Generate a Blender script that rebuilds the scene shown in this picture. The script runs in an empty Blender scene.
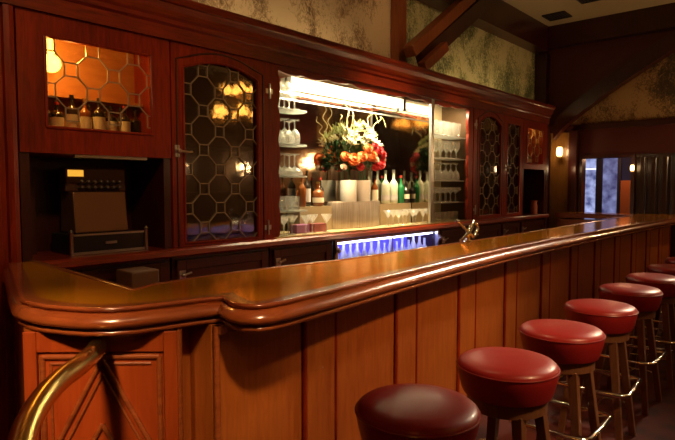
import bpy, bmesh, math, random
from mathutils import Vector, Matrix
random.seed(7)
SC = bpy.context.scene
COL = SC.collection
PI = math.pi
R = math.radians

# ------------------------------------------------------------------ camera
cam_d = bpy.data.cameras.new('camera'); cam = bpy.data.objects.new('camera', cam_d); COL.objects.link(cam)
A_, P_ = R(41.6), R(3.4)
fw = Vector((math.cos(A_)*math.cos(P_), math.sin(A_)*math.cos(P_), -math.sin(P_)))
rt = Vector((math.sin(A_), -math.cos(A_), 0)); up = rt.cross(fw)
M_ = Matrix((rt, up, -fw)).transposed().to_4x4(); M_.translation = Vector((0, 0, 1.5))
cam.matrix_world = M_
cam_d.sensor_width = 36; cam_d.lens = 556/675*36; cam_d.clip_start = .02
SC.camera = cam
# ------------------------------------------------------------------ world, view, added ceiling spots
w = bpy.data.worlds.new('world'); SC.world = w; w.use_nodes = True
w.node_tree.nodes['Background'].inputs[0].default_value = (.02, .008, .004, 1)
w.node_tree.nodes['Background'].inputs[1].default_value = .3
SC.view_settings.view_transform = 'Standard'; SC.view_settings.look = 'None'
SC.view_settings.exposure = 0.0; SC.view_settings.gamma = 1; SC.view_settings.use_curve_mapping = False
SC.cycles.use_denoising = True
SC.cycles.max_bounces = 10; SC.cycles.transparent_max_bounces = 32
SC.cycles.sample_clamp_indirect = 4.0
SC.cycles.caustics_refractive = False; SC.cycles.caustics_reflective = False

def spot(name, loc, target, power, col, size=70, blend=.8, rad=.06):
    l = bpy.data.lights.new(name, 'SPOT'); l.energy = power; l.color = col; l.spot_size = R(size); l.spot_blend = blend; l.shadow_soft_size = rad
    o = bpy.data.objects.new(name, l); COL.objects.link(o); o.location = loc
    o.rotation_euler = (Vector(target)-Vector(loc)).to_track_quat('-Z', 'Y').to_euler()
    return o
def point(name, loc, power, col, rad=.05):
    l = bpy.data.lights.new(name, 'POINT'); l.energy = power; l.color = col; l.shadow_soft_size = rad
    o = bpy.data.objects.new(name, l); COL.objects.link(o); o.location = loc
    return o
WARM = (1.0, .62, .30)
# unseen ceiling spots, added to light single areas: (x, y, target, power, cone)
DOWN = [
    (2.45, -1.60, (2.7, 1.6, .55), 820, 36),
    (2.45, 2.10, (2.45, 1.82, 1.1), 190, 40),
    (4.30, -1.30, (4.0, 1.6, .7), 170, 30),
    (3.70, 1.30, (5.4, 3.7, 3.45), 95, 34),
    (7.20, 1.30, (6.2, 1.3, .8), 20, 50),
    (-1.25, .10, (.76, 1.97, .90), 1900, 13),
    (.30, -.80, (1.22, 1.45, 1.06), 700, 10),
    (8.90, .30, (3.4, 1.15, .95), 1500, 26),
    (5.20, .90, (5.78, 3.7, 1.75), 420, 20),
    (4.00, .90, (4.5, 3.6, 1.40), 800, 34),
    (.50, .50, (1.5, 3.3, 1.9), 190, 50),
]
for x, y, t, e, s in DOWN:
    spot('added_spot_beam', (x, y, 4.06), t, e, WARM if x < 8 else (1., .78, .52), s, .9, .28 if x < 0 else .16)

# ------------------------------------------------------------------ materials
def node_mat(name):
    m = bpy.data.materials.new(name); m.use_nodes = True
    nt = m.node_tree; b = nt.nodes['Principled BSDF']
    return m, nt, b
def setp(b, **k):
    for n, v in k.items(): b.inputs[n.replace('_', ' ')].default_value = v
def plain(name, col, rough=.5, metal=0., coat=0., emis=None, es=0., noise=0.):
    m, nt, b = node_mat(name)
    setp(b, Base_Color=(*col, 1), Roughness=rough, Metallic=metal, Coat_Weight=coat)
    if coat: b.inputs['Coat Roughness'].default_value = .12
    if emis: b.inputs['Emission Color'].default_value = (*emis, 1); b.inputs['Emission Strength'].default_value = es
    tc = nt.nodes.new('ShaderNodeTexCoord'); n = nt.nodes.new('ShaderNodeTexNoise'); n.inputs['Scale'].default_value = 18
    n.inputs['Detail'].default_value = 5
    nt.links.new(tc.outputs['Object'], n.inputs['Vector'])
    mr = nt.nodes.new('ShaderNodeMapRange'); mr.inputs['To Min'].default_value = max(0, rough-.05-noise); mr.inputs['To Max'].default_value = min(1, rough+.07+noise)
    nt.links.new(n.outputs['Fac'], mr.inputs['Value']); nt.links.new(mr.outputs['Result'], b.inputs['Roughness'])
    return m
def wood(name, c1, c2, scale=(1, 1, 1), rough=.35, coat=.4, coat_rough=.15, bump=.08):
    m, nt, b = node_mat(name)
    N = nt.nodes.new; L = nt.links.new
    tc = N('ShaderNodeTexCoord'); mp = N('ShaderNodeMapping'); mp.inputs['Scale'].default_value = scale
    n1 = N('ShaderNodeTexNoise'); n1.inputs['Scale'].default_value = 9; n1.inputs['Detail'].default_value = 9; n1.inputs['Roughness'].default_value = .62; n1.inputs['Distortion'].default_value = .8
    n2 = N('ShaderNodeTexNoise'); n2.inputs['Scale'].default_value = 1.7; n2.inputs['Detail'].default_value = 3
    mx = N('ShaderNodeMath'); mx.operation = 'MULTIPLY_ADD'; mx.inputs[1].default_value = .6
    ml = N('ShaderNodeMath'); ml.operation = 'MULTIPLY'; ml.inputs[1].default_value = .4
    rp = N('ShaderNodeValToRGB'); rp.color_ramp.elements[0].position = .36; rp.color_ramp.elements[1].position = .66
    rp.color_ramp.elements[0].color = (*c1, 1); rp.color_ramp.elements[1].color = (*c2, 1)
    L(tc.outputs['Object'], mp.inputs['Vector']); L(mp.outputs[0], n1.inputs['Vector']); L(tc.outputs['Object'], n2.inputs['Vector'])
    L(n2.outputs['Fac'], ml.inputs[0]); L(n1.outputs['Fac'], mx.inputs[0]); L(ml.outputs[0], mx.inputs[2]); L(mx.outputs[0], rp.inputs[0])
    L(rp.outputs[0], b.inputs['Base Color'])
    bp = N('ShaderNodeBump'); bp.inputs['Strength'].default_value = bump; bp.inputs['Distance'].default_value = .004
    L(n1.outputs['Fac'], bp.inputs['Height']); L(bp.outputs[0], b.inputs['Normal'])
    setp(b, Roughness=rough, Coat_Weight=coat); b.inputs['Coat Roughness'].default_value = coat_rough
    return m
def mural(name, cream, dark, mid):
    m, nt, b = node_mat(name); N = nt.nodes.new; L = nt.links.new
    tc = N('ShaderNodeTexCoord'); mp = N('ShaderNodeMapping'); mp.inputs['Scale'].default_value = (1, 1, .75)
    L(tc.outputs['Object'], mp.inputs[0])
    big = N('ShaderNodeTexNoise'); big.inputs['Scale'].default_value = 1.9; big.inputs['Detail'].default_value = 4; big.inputs['Distortion'].default_value = .5
    sm = N('ShaderNodeTexNoise'); sm.inputs['Scale'].default_value = 24; sm.inputs['Detail'].default_value = 6; sm.inputs['Roughness'].default_value = .75; sm.inputs['Distortion'].default_value = 1.5
    L(mp.outputs[0], big.inputs['Vector']); L(mp.outputs[0], sm.inputs['Vector'])
    a = N('ShaderNodeMath'); a.operation = 'MULTIPLY'; L(big.outputs['Fac'], a.inputs[0]); L(sm.outputs['Fac'], a.inputs[1])
    rp = N('ShaderNodeValToRGB'); e = rp.color_ramp.elements
    e[0].position = .215; e[0].color = (*cream, 1); e[1].position = .33; e[1].color = (*dark, 1)
    k = e.new(.262); k.color = (*mid, 1)
    L(a.outputs[0], rp.inputs[0]); L(rp.outputs[0], b.inputs['Base Color']); setp(b, Roughness=.85)
    return m
def carpet(name):
    m, nt, b = node_mat(name); N = nt.nodes.new; L = nt.links.new
    tc = N('ShaderNodeTexCoord'); v = N('ShaderNodeTexVoronoi'); v.inputs['Scale'].default_value = 7
    n = N('ShaderNodeTexNoise'); n.inputs['Scale'].default_value = 160
    L(tc.outputs['Object'], v.inputs['Vector']); L(tc.outputs['Object'], n.inputs['Vector'])
    rp = N('ShaderNodeValToRGB'); e = rp.color_ramp.elements; e[0].color = (.035, .003, .002, 1); e[1].color = (.075, .007, .004, 1); e[0].position = .2; e[1].position = .6
    L(v.outputs['Distance'], rp.inputs[0]); L(rp.outputs[0], b.inputs['Base Color'])
    bp = N('ShaderNodeBump'); bp.inputs['Strength'].default_value = .5; L(n.outputs['Fac'], bp.inputs['Height']); L(bp.outputs[0], b.inputs['Normal'])
    setp(b, Roughness=.95); return m
def clear(name, tint=(1, 1, 1), refl=.12, rough=.03, gain=.85, bump=0., haze=0.):
    m = bpy.data.materials.new(name); m.use_nodes = True; nt = m.node_tree; nt.nodes.clear(); N = nt.nodes.new; L = nt.links.new
    o = N('ShaderNodeOutputMaterial'); mix = N('ShaderNodeMixShader'); t = N('ShaderNodeBsdfTransparent'); g = N('ShaderNodeBsdfGlossy')
    t.inputs[0].default_value = (*tint, 1); g.inputs['Roughness'].default_value = rough
    lw = N('ShaderNodeLayerWeight'); lw.inputs['Blend'].default_value = .35
    mr = N('ShaderNodeMapRange'); mr.inputs['To Min'].default_value = refl; mr.inputs['To Max'].default_value = gain
    L(lw.outputs['Facing'], mr.inputs['Value']); L(mr.outputs[0], mix.inputs[0]); L(t.outputs[0], mix.inputs[1]); L(g.outputs[0], mix.inputs[2]); 
    if haze:
        df = N('ShaderNodeBsdfDiffuse'); df.inputs[0].default_value = (.9, .9, .85, 1); tl = N('ShaderNodeBsdfTranslucent'); tl.inputs[0].default_value = (.9, .9, .85, 1)
        ad = N('ShaderNodeMixShader'); m2 = N('ShaderNodeMixShader'); m2.inputs[0].default_value = haze
        L(df.outputs[0], ad.inputs[1]); L(tl.outputs[0], ad.inputs[2]); L(mix.outputs[0], m2.inputs[1]); L(ad.outputs[0], m2.inputs[2]); L(m2.outputs[0], o.inputs[0])
    else: L(mix.outputs[0], o.inputs[0])
    if bump:
        tc = N('ShaderNodeTexCoord'); n = N('ShaderNodeTexNoise'); n.inputs['Scale'].default_value = 9; n.inputs['Detail'].default_value = 2
        b = N('ShaderNodeBump'); b.inputs['Strength'].default_value = bump; b.inputs['Distance'].default_value = .01
        L(tc.outputs['Object'], n.inputs['Vector']); L(n.outputs['Fac'], b.inputs['Height']); L(b.outputs[0], g.inputs['Normal'])
    return m
def emit(name, col, s):
    return plain(name, col, .4, emis=col, es=s)
def daylight(name, c1, c2, s):
    m, nt, b = node_mat(name); N = nt.nodes.new; L = nt.links.new
    tc = N('ShaderNodeTexCoord'); n = N('ShaderNodeTexNoise'); n.inputs['Scale'].default_value = 5; n.inputs['Detail'].default_value = 6
    rp = N('ShaderNodeValToRGB'); rp.color_ramp.elements[0].position = .35; rp.color_ramp.elements[1].position = .7
    rp.color_ramp.elements[0].color = (*c1, 1); rp.color_ramp.elements[1].color = (*c2, 1)
    L(tc.outputs['Object'], n.inputs['Vector']); L(n.outputs['Fac'], rp.inputs[0]); L(rp.outputs[0], b.inputs['Emission Color'])
    setp(b, Base_Color=(.05, .05, .08, 1), Emission_Strength=s, Roughness=.2); return m

MW = wood('mahogany', (.12, .010, .003), (.34, .030, .006), (6, 6, .55), .36, .12)
MW.node_tree.nodes['Principled BSDF'].inputs['Specular IOR Level'].default_value = .3
MWH = wood('mahogany_horizontal', (.075, .007, .002), (.30, .030, .006), (.55, 6, 6), .34, .3)
MDARK = wood('dark_mahogany', (.024, .003, .002), (.060, .008, .004), (6, 6, .55), .38, .3)
MFRONT = wood('bar_panel_wood', (.27, .058, .009), (.43, .118, .018), (5, 5, .5), .36, .35)
MCHAM = wood('corner_panel_wood', (.26, .036, .006), (.38, .066, .011), (5, 5, .5), .33, .4)
MEDGE = wood('bar_edge_wood', (.19, .040, .011), (.36, .092, .022), (.8, .8, 5), .26, .9)
MTOP = wood('bar_top_wood', (.66, .22, .010), (.93, .41, .018), (.5, 6, 6), .15, .1, .10, .03)
MTOP.node_tree.nodes['Principled BSDF'].inputs['Metallic'].default_value = .6
MTOP.node_tree.nodes['Principled BSDF'].inputs['Specular Tint'].default_value = (1., .56, .08, 1)
MPOST = wood('post_wood', (.17, .040, .010), (.30, .080, .018), (5, 5, .5), .4, .2)
MLEG = wood('stool_wood', (.11, .040, .016), (.20, .080, .034), (7, 7, .7), .4, .2)
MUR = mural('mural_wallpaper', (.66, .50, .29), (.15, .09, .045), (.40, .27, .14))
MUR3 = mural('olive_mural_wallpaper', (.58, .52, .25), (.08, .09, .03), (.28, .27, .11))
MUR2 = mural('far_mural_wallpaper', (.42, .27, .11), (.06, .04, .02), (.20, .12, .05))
CEIL = plain('ceiling_plaster', (.42, .32, .17), .9)
REDW = plain('dark_red_wall', (.085, .012, .010), .6)
PANEL = wood('wainscot_wood', (.016, .007, .004), (.040, .016, .007), (6, 6, .5), .3, .5)
CARP = carpet('red_carpet')
VINYL = plain('red_vinyl', (.27, .014, .013), .36, coat=.05)
VINYL.node_tree.nodes['Principled BSDF'].inputs['Specular IOR Level'].default_value = .32
VPIPE = plain('red_vinyl_piping', (.22, .014, .014), .3, coat=.4)
def unnoise(m): [m.node_tree.links.remove(l) for l in list(m.node_tree.links) if l.to_socket.name == 'Roughness']; return m
CHROME = plain('chrome', (.78, .76, .72), .12, 1.)
BRASS = unnoise(plain('polished_brass', (.92, .62, .20), .25, 1.))
BRASSD = plain('aged_brass', (.55, .38, .16), .35, 1.)
SILV = plain('dull_silver', (.55, .53, .50), .3, 1.)
STEELB = wood('brushed_steel_drum', (.22, .17, .13), (.52, .45, .37), (9, 9, .35), .33, 0., .1, .02)
STEELB.node_tree.nodes['Principled BSDF'].inputs['Metallic'].default_value = .5
LEAD = plain('lead_came', (.36, .29, .20), .45, .5)
BLACK = plain('black_enamel', (.012, .010, .010), .3)
MIRR = plain('mirror_silver', (.72, .68, .58), .02, 1.)
GLASS = clear('clear_glass', (.97, .98, .96), .12, .06, .8, 0., .24)
SHELFG = clear('shelf_glass', (.93, .97, .94), .12, .05, .95, 0., .35)
LEADG = clear('leaded_pane_glass', (.70, .62, .50), .26, .05, .8, .08)
AMBG = clear('cabinet_pane_glass', (.92, .86, .74), .05, .03, .5, .2)
PORC = plain('white_ceramic', (.85, .82, .74), .25, coat=.3)
FROST = plain('frosted_bottle', (.62, .66, .52), .25)
GREENB = plain('green_bottle_glass', (.015, .16, .05), .12, coat=.5)
DARKB = plain('dark_bottle_glass', (.018, .014, .010), .12, coat=.6)
AMBB = plain('amber_bottle_glass', (.20, .055, .010), .12, coat=.6)
BROWNR = plain('register_bronze', (.22, .11, .055), .35, .6)
LABEL = plain('cream_paper', (.78, .70, .52), .7)
LABELD = plain('pale_paper', (.55, .52, .50), .7)
REDCAP = plain('red_foil', (.4, .03, .02), .35)
TUBE = emit('fluorescent_tube', (1., .84, .50), 8)
SHADE = emit('amber_lamp_shade', (1., .40, .06), 7)
GLOW = emit('warm_lamp_glass', (1., .55, .16), 14)
GLOWS = emit('sconce_glass', (1., .62, .24), 6)
BULB = emit('cabinet_bulb', (1., .60, .10), 9)
AMBACK = wood('cabinet_back_wood', (.42, .16, .035), (.62, .27, .07), (1, 1, 3), .6, .1)
COOLB = emit('cooler_back_light', (.10, .09, .75), 1.3)
COOLS = emit('cooler_lamp', (.78, .78, 1.), 22)
WHITEG = plain('white_plastic', (.8, .8, .82), .35)
TERRA = plain('orange_wall_paint', (.60, .17, .05), .7)
DAY = daylight('daylit_pane', (.05, .06, .17), (.42, .48, .80), 1.35)
WILLOW = plain('willow_bark', (.62, .50, .22), .6)
LEAF = plain('leaf_green', (.030, .075, .022), .5)
PALEL = plain('pale_green_petal', (.62, .70, .32), .6)
CREAMP = plain('cream_petal', (.82, .76, .52), .6)
ORANGEP = plain('orange_petal', (.75, .16, .03), .6)
REDP = plain('red_petal', (.50, .012, .018), .6)
PINKP = plain('blush_petal', (.80, .55, .42), .6)
VENT = plain('dark_vent', (.02, .012, .008), .7)

# ------------------------------------------------------------------ geometry helpers
class MB:
    def __init__(s): s.bm = bmesh.new(); s.sm = False
    def face(s, vs):
        try: return s.bm.faces.new(vs)
        except ValueError: return None
    def box(s, x0, x1, y0, y1, z0, z1):
        v = [s.bm.verts.new(p) for p in ((x0,y0,z0),(x1,y0,z0),(x1,y1,z0),(x0,y1,z0),(x0,y0,z1),(x1,y0,z1),(x1,y1,z1),(x0,y1,z1))]
        for f in ((3,2,1,0),(4,5,6,7),(0,1,5,4),(1,2,6,5),(2,3,7,6),(3,0,4,7)): s.face([v[i] for i in f])
        return s
    def prism(s, pts, a, b, axis='z'):
        # polygon pts in 2D, extruded along axis from a to b
        def P(p, t):
            if axis == 'z': return (p[0], p[1], t)
            if axis == 'y': return (p[0], t, p[1])
            return (t, p[0], p[1])
        lo = [s.bm.verts.new(P(p, a)) for p in pts]; hi = [s.bm.verts.new(P(p, b)) for p in pts]
        s.face(lo); s.face(hi[::-1]); n = len(pts)
        for i in range(n): s.face([lo[(i+1) % n], lo[i], hi[i], hi[(i+1) % n]])
        return s
    def hexa(s, lo, hi):
        return s.loft([lo, hi])
    def loft(s, rings, cap=True):
        vr = [[s.bm.verts.new(p) for p in r] for r in rings]; n = len(rings[0])
        for a, b in zip(vr, vr[1:]):
            for i in range(n): s.face([a[i], a[(i+1) % n], b[(i+1) % n], b[i]])
        if cap: s.face(vr[0][::-1]); s.face(vr[-1])
        return s
    def lathe(s, c, prof, n=24, rx=1., ry=1.):
        rings = [[(c[0]+r*rx*math.cos(2*PI*i/n), c[1]+r*ry*math.sin(2*PI*i/n), c[2]+z) for i in range(n)] for r, z in prof]
        s.sm = True
        return s.loft(rings)
    def tube(s, pts, r, n=10, closed=False, r2=None):
        pts = [Vector(p) for p in pts]; m = len(pts); rings = []
        prev = None
        for i, p in enumerate(pts):
            a = pts[i-1] if (i > 0 or closed) else pts[i]
            b = pts[(i+1) % m] if (i < m-1 or closed) else pts[i]
            t = (b-a).normalized()
            if prev is None:
                u = t.orthogonal().normalized()
            else:
                u = (prev - t*prev.dot(t)).normalized()
            prev = u; v = t.cross(u)
            rr = r if r2 is None else r+(r2-r)*i/(m-1)
            rings.append([p+u*rr*math.cos(2*PI*k/n)+v*rr*math.sin(2*PI*k/n) for k in range(n)])
        s.sm = True
        if closed:
            vr = [[s.bm.verts.new(p) for p in q] for q in rings]
            # match first ring twist
            for j in range(m):
                a = vr[j]; b = vr[(j+1) % m]; off = 0
                if j == m-1:
                    off = min(range(n), key=lambda o: (a[0].co-b[o].co).length)
                for i in range(n): s.face([a[i], a[(i+1) % n], b[(i+1+off) % n], b[(i+off) % n]])
            return s
        return s.loft(rings)
    def bar(s, p, q, w, h, upv=(0, 0, 1)):
        p, q = Vector(p), Vector(q); t = (q-p).normalized(); sd = t.cross(Vector(upv)).normalized(); u = sd.cross(t)
        r = lambda c: [c+sd*w/2+u*h/2, c-sd*w/2+u*h/2, c-sd*w/2-u*h/2, c+sd*w/2-u*h/2]
        return s.loft([r(p), r(q)])
    def sweep(s, path, prof, closed=False):
        # prof: (outward, z) closed polygon; outward = right of the path direction
        n = len(path); rings = []
        P = [Vector((a, b)) for a, b in path]
        for i in range(n):
            d0 = (P[i]-P[i-1]).normalized() if i > 0 else (P[1]-P[0]).normalized()
            d1 = (P[i+1]-P[i]).normalized() if i < n-1 else d0
            n0 = Vector((d0.y, -d0.x)); n1 = Vector((d1.y, -d1.x)); b = (n0+n1).normalized(); k = 1/max(.5, b.dot(n0))
            rings.append([(P[i].x+b.x*k*o, P[i].y+b.y*k*o, z) for o, z in prof])
        return s.loft(rings)
    def ball(s, c, r, sub=2, sx=1, sy=1, sz=1, jag=0):
        res = bmesh.ops.create_icosphere(s.bm, subdivisions=sub, radius=r)
        for v in res['verts']:
            k = 1+random.uniform(-jag, jag)
            v.co = Vector((v.co.x*sx*k+c[0], v.co.y*sy*k+c[1], v.co.z*sz*k+c[2]))
        s.sm = True; return s

def wloc(o):
    v = Vector((0, 0, 0))
    while o: v += o.location; o = o.parent
    return v
def build(name, mb, mat, parent=None, origin=None, smooth=None, bevel=0., rot=None, mats=None):
    """links one mesh object; geometry is given in world space and shifted to the object's own origin"""
    bm = mb.bm
    bmesh.ops.recalc_face_normals(bm, faces=bm.faces)
    if parent is not None: org = wloc(parent)
    elif origin is not None: org = Vector(origin)
    else:
        xs = [v.co.x for v in bm.verts]; ys = [v.co.y for v in bm.verts]; zs = [v.co.z for v in bm.verts]
        org = Vector(((min(xs)+max(xs))/2, (min(ys)+max(ys))/2, min(zs)))
    bmesh.ops.translate(bm, verts=bm.verts, vec=-org)
    me = bpy.data.meshes.new(name); bm.to_mesh(me); bm.free()
    o = bpy.data.objects.new(name, me); COL.objects.link(o); me.materials.append(mat)
    if parent is not None: o.parent = parent
    else: o.location = org
    sm = mb.sm if smooth is None else smooth
    if sm:
        for p in me.polygons: p.use_smooth = True
        try: me.set_sharp_from_angle(angle=R(42))
        except Exception: pass
    if bevel:
        b = o.modifiers.new('bevel', 'BEVEL'); b.width = bevel; b.segments = 2; b.limit_method = 'ANGLE'
    return o
def tag(o, label, cat, group=None):
    o['label'] = label; o['category'] = cat
    if group: o['group'] = group
    return o
def thing(name, loc, label, cat, group=None):
    o = bpy.data.objects.new(name, None); COL.objects.link(o); o.location = loc; o.empty_display_size = .1
    return tag(o, label, cat, group)
def struct(name, mb, mat, bevel=0.):
    o = build(name, mb, mat, bevel=bevel); o['kind'] = 'structure'; return o
def copy_tree(o, parent=None):
    c = o.copy(); COL.objects.link(c); c.parent = parent
    for ch in list(o.children): copy_tree(ch, c)
    return c
def dup(o, loc, label=None, rz=None, group=None):
    c = copy_tree(o); c.location = loc
    if rz is not None: c.rotation_euler = (0, 0, rz)
    if label: c['label'] = label
    if group: c['group'] = group
    return c
def B(*a): return MB().box(*a)

# ------------------------------------------------------------------ room shell
XR, XL, YB, YF, ZC = 9.40, -3.0, 3.80, -4.0, 4.12
struct('floor', B(XL, XR+3, YF, YB+.12, -.1, 0), CARP)
struct('ceiling', B(XL, XR+.1, YF, YB+.12, ZC, ZC+.1), CEIL)
struct('wall_back', B(XL, XR, YB, YB+.12, 0, ZC), MUR)
struct('trim_7', B(5.35, XR-.002, YB-.008, YB-.001, 2.72, ZC-.002), MUR3)
struct('wall_left', B(XL-.1, XL, YF, YB+.12, 0, ZC), REDW)
m = MB(); m.box(XL, XR, YF-.1, YF, 0, ZC); struct('wall_front', m, plain('tan_wall', (.13, .07, .03), .8))
DY0, DY1, DZ = 2.31, 3.03, 1.955
m = MB(); m.box(XR, XR+.12, YF, DY0, 0, 2.47); m.box(XR, XR+.12, DY1, YB, 0, 2.47); m.box(XR, XR+.12, DY0, DY1, DZ, 2.47)
struct('wall_right', m, REDW)
struct('wall_right_upper', B(XR, XR+.12, YF, YB, 2.47, ZC), REDW)
struct('trim_1', B(XR-.035, XR-.001, YF+.01, YB-.26, 2.42, 2.50), MDARK)
# door casing
m = MB(); m.box(XR-.04, XR+.14, DY0-.05, DY0, 0, DZ+.05); m.box(XR-.04, XR+.14, DY1, DY1+.05, 0, DZ+.05); m.box(XR-.04, XR+.14, DY0, DY1, DZ, DZ+.05)
struct('trim_2', m, MDARK)
# crown beam along the back wall and the far wall
struct('trim_3', B(XL, XR-.2, 3.57, YB-.001, 3.72, ZC-.001), MDARK)
struct('trim_4', B(XR-.18, XR-.001, YF+.01, YB-.001, 3.78, ZC-.001), MDARK)
# wainscot boards on the far wall, right of the doorway
m = MB(); m.box(XR-.012, XR-.002, -3.9, DY0-.06, 0, 1.98)
y = DY0-.06
while y > -1.2:
    m.prism([(XR-.012, y), (XR-.030, y-.02), (XR-.036, y-.07), (XR-.030, y-.12), (XR-.012, y-.14)], .1, 1.95); y -= .15
m.box(XR-.05, XR-.002, -3.9, DY0-.06, 1.95, 2.0)
struct('trim_5', m, PANEL)
# room beyond the doorway
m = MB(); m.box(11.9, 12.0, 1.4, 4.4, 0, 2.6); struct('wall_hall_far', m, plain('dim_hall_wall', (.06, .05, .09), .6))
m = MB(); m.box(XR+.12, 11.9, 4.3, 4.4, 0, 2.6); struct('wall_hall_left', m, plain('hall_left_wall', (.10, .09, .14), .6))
m = MB(); m.box(XR+.12, 11.9, 1.4, 1.5, 0, 2.6); struct('wall_hall_right', m, REDW)
struct('ceiling_hall', B(XR+.12, 12, 1.4, 4.4, 2.4, 2.5), REDW)

# ceiling vents
def vent(x, y, s, label):
    t = thing('ceiling_vent', (x, y, ZC-.03), label, 'vent')
    m = MB(); f = .03
    m.box(x-s, x+s, y-s, y-s+f, ZC-.02, ZC-.001); m.box(x-s, x+s, y+s-f, y+s, ZC-.02, ZC-.001); m.box(x-s, x-s+f, y-s+f, y+s-f, ZC-.02, ZC-.001); m.box(x+s-f, x+s, y-s+f, y+s-f, ZC-.02, ZC-.001)
    build('frame', m, VENT, t)
    m = MB()
    for k in range(7):
        yy = y-s+.05+k*(2*s-.1)/6; m.box(x-s+f, x+s-f, yy-.008, yy+.008, ZC-.018, ZC-.004)
    build('slat', m, VENT, t); build('backing', B(x-s+f, x+s-f, y-s+f, y+s-f, ZC-.004, ZC-.001), BLACK, t)
vent(8.72, 3.25, .17, 'dark square ceiling vent near the far corner of the room')
vent(8.2, 2.60, .17, 'dark ceiling vent cut by the top edge of the picture')
# brass cans added round the unseen ceiling spots
for i, (x, y, t_, e, s_) in enumerate(DOWN):
    t = thing('added_downlight', (x, y, ZC-.06), 'small round brass ceiling downlight out of view, added to hold a spot', 'ceiling light', 'added ceiling downlights')
    n = 24; m = MB()
    rings = [[(x+r*math.cos(2*PI*k/n), y+r*math.sin(2*PI*k/n), z) for k in range(n)] for r, z in ((.13, ZC-.001), (.135, ZC-.02), (.115, ZC-.022), (.11, ZC-.001))]
    m.loft(rings, cap=False); build('trim_ring', m, BRASSD, t, smooth=True)

# ------------------------------------------------------------------ timber on the back wall
t = thing('timber_post', (5.25, 3.73, 2.702), 'square wooden post rising from the cornice between two wall murals', 'post')
build('shaft', B(5.17, 5.33, 3.68, 3.79, 2.78, 3.715), MPOST, t, bevel=.008)
build('plinth', B(5.15, 5.35, 3.65, 3.79, 2.722, 2.78), MPOST, t, bevel=.008)
m = MB(); m.bar((5.12, 3.50, 2.97), (6.60, 3.50, 3.99), .14, .13); o = build('timber_brace', m, MPOST, bevel=.01)
tag(o, 'long lit diagonal timber brace running up from the wooden post', 'beam')
m = MB(); m.bar((5.36, 3.52, 2.92), (7.0, 3.52, 4.01), .10, .19); o = build('timber_brace', m, MDARK, bevel=.01)
tag(o, 'darker diagonal timber beam running just below the lit brace', 'beam')
m = MB(); m.bar((5.20, 3.38, 2.80), (5.66, 3.38, 3.11), .09, .11); o = build('timber_strut', m, MPOST, bevel=.008)
tag(o, 'short wooden strut with a pale end leaning out over the cornice', 'beam')
# far wall curved brace
pts = [(XR-.115, 3.45-1.9*u, 2.40+1.30*(u**.8)) for u in [i/12 for i in range(13)]]
m = MB(); rings = []
for i, p in enumerate(pts):
    rings.append([(p[0]-.09, p[1], p[2]-.12), (p[0]+.09, p[1], p[2]-.12), (p[0]+.09, p[1], p[2]+.14), (p[0]-.09, p[1], p[2]+.14)])
m.loft(rings)
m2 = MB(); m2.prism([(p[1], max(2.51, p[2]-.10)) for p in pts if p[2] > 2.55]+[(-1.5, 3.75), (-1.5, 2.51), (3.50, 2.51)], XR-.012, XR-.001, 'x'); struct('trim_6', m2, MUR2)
tag(build('arched_brace', m, MDARK), 'dark curved timber brace against the far wall mural', 'beam')
m = MB(); m.box(XR-.16, XR-.002, 3.60, 3.79, 0, 3.70); tag(build('corner_post', m, MDARK, bevel=.01), 'dark square timber post in the far corner beside the bar cabinets', 'post')
m = MB(); m.box(XR-.14, XR-.045, 3.09, 3.22, 0, 2.41); tag(build('door_post', m, MDARK, bevel=.01), 'dark slim timber post at the left side of the far doorway', 'post')
m = MB(); m.box(XR-.05, XR-.003, 3.24, 3.54, .02, 2.39); tag(build('wall_panel', m, wood('golden_panel', (.14, .06, .012), (.24, .11, .02), (4, 4, .5), .35, .5)), 'golden brown wall panel lit by the far corner sconce', 'panel')

# ------------------------------------------------------------------ sconces
def sconce(loc, dirv, label, power, s=1.):
    x, y, z = loc; dx, dy = dirv
    t = thing('wall_sconce', loc, label, 'wall lamp')
    m = MB(); m.lathe((x, y, z-.07*s), [(.012*s, 0), (.045*s, .01*s), (.05*s, .03*s), (.02*s, .05*s)], 16); 
    m.bar((x-dx*.0, y-dy*.0, z-.05*s), (x-dx*.09*s, y-dy*.09*s, z-.05*s), .02*s, .02*s)
    build('bracket', m, BRASSD, t)
    m = MB(); m.lathe((x, y, z-.03*s), [(.030*s, 0), (.045*s, .03*s), (.048*s, .10*s), (.036*s, .15*s), (.03*s, .152*s)], 16)
    g = build('lamp_glass', m, GLOWS, t)
    point('sconce_light', (x+dx*.16, y+dy*.16, z+.05), power, WARM, .05)
    return t
sconce((9.26, 3.36, 2.03), (-1, 0), 'glowing wall lamp on the golden panel in the far corner', 3.5)
sconce((9.30, 3.13, 1.74), (-1, 0), 'small glowing wall lamp just left of the far doorway', .8, .8)
sconce((9.27, 2.27, 1.76), (-1, 0), 'small glowing wall lamp just right of the far doorway', .8, .6)
sconce((9.26, .78, 2.0), (-1, 0), 'wall lamp on the dark panelling of the far wall, opposite the bar stools', 22)
sconce((9.26, -1.55, 2.0), (-1, 0), 'wall lamp on the far wall away from the bar', 35, 2.2)
sconce((8.36, -3.89, 1.9), (0, 1), 'wall lamp on the tan wall, seen in the leaded glass', 8, 1.5)
sconce((6.60, -3.89, 1.87), (0, 1), 'wall lamp on the tan wall left of its twin, faint in the glass', 6, 1.3)
sconce((2.0, -3.89, 1.9), (0, 1), 'wall lamp on the tan wall behind the photographer', 6, 1.5)

tag(build('wall_panel', B(XR-.03, XR-.003, -3.0, 1.60, .9, 2.38), bpy.data.materials['golden_panel']), 'long golden brown panel behind the wall lamps, added out of view to warm the mirror', 'panel')  # unseen golden panel added so the mirror reflects a warm glow
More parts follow.
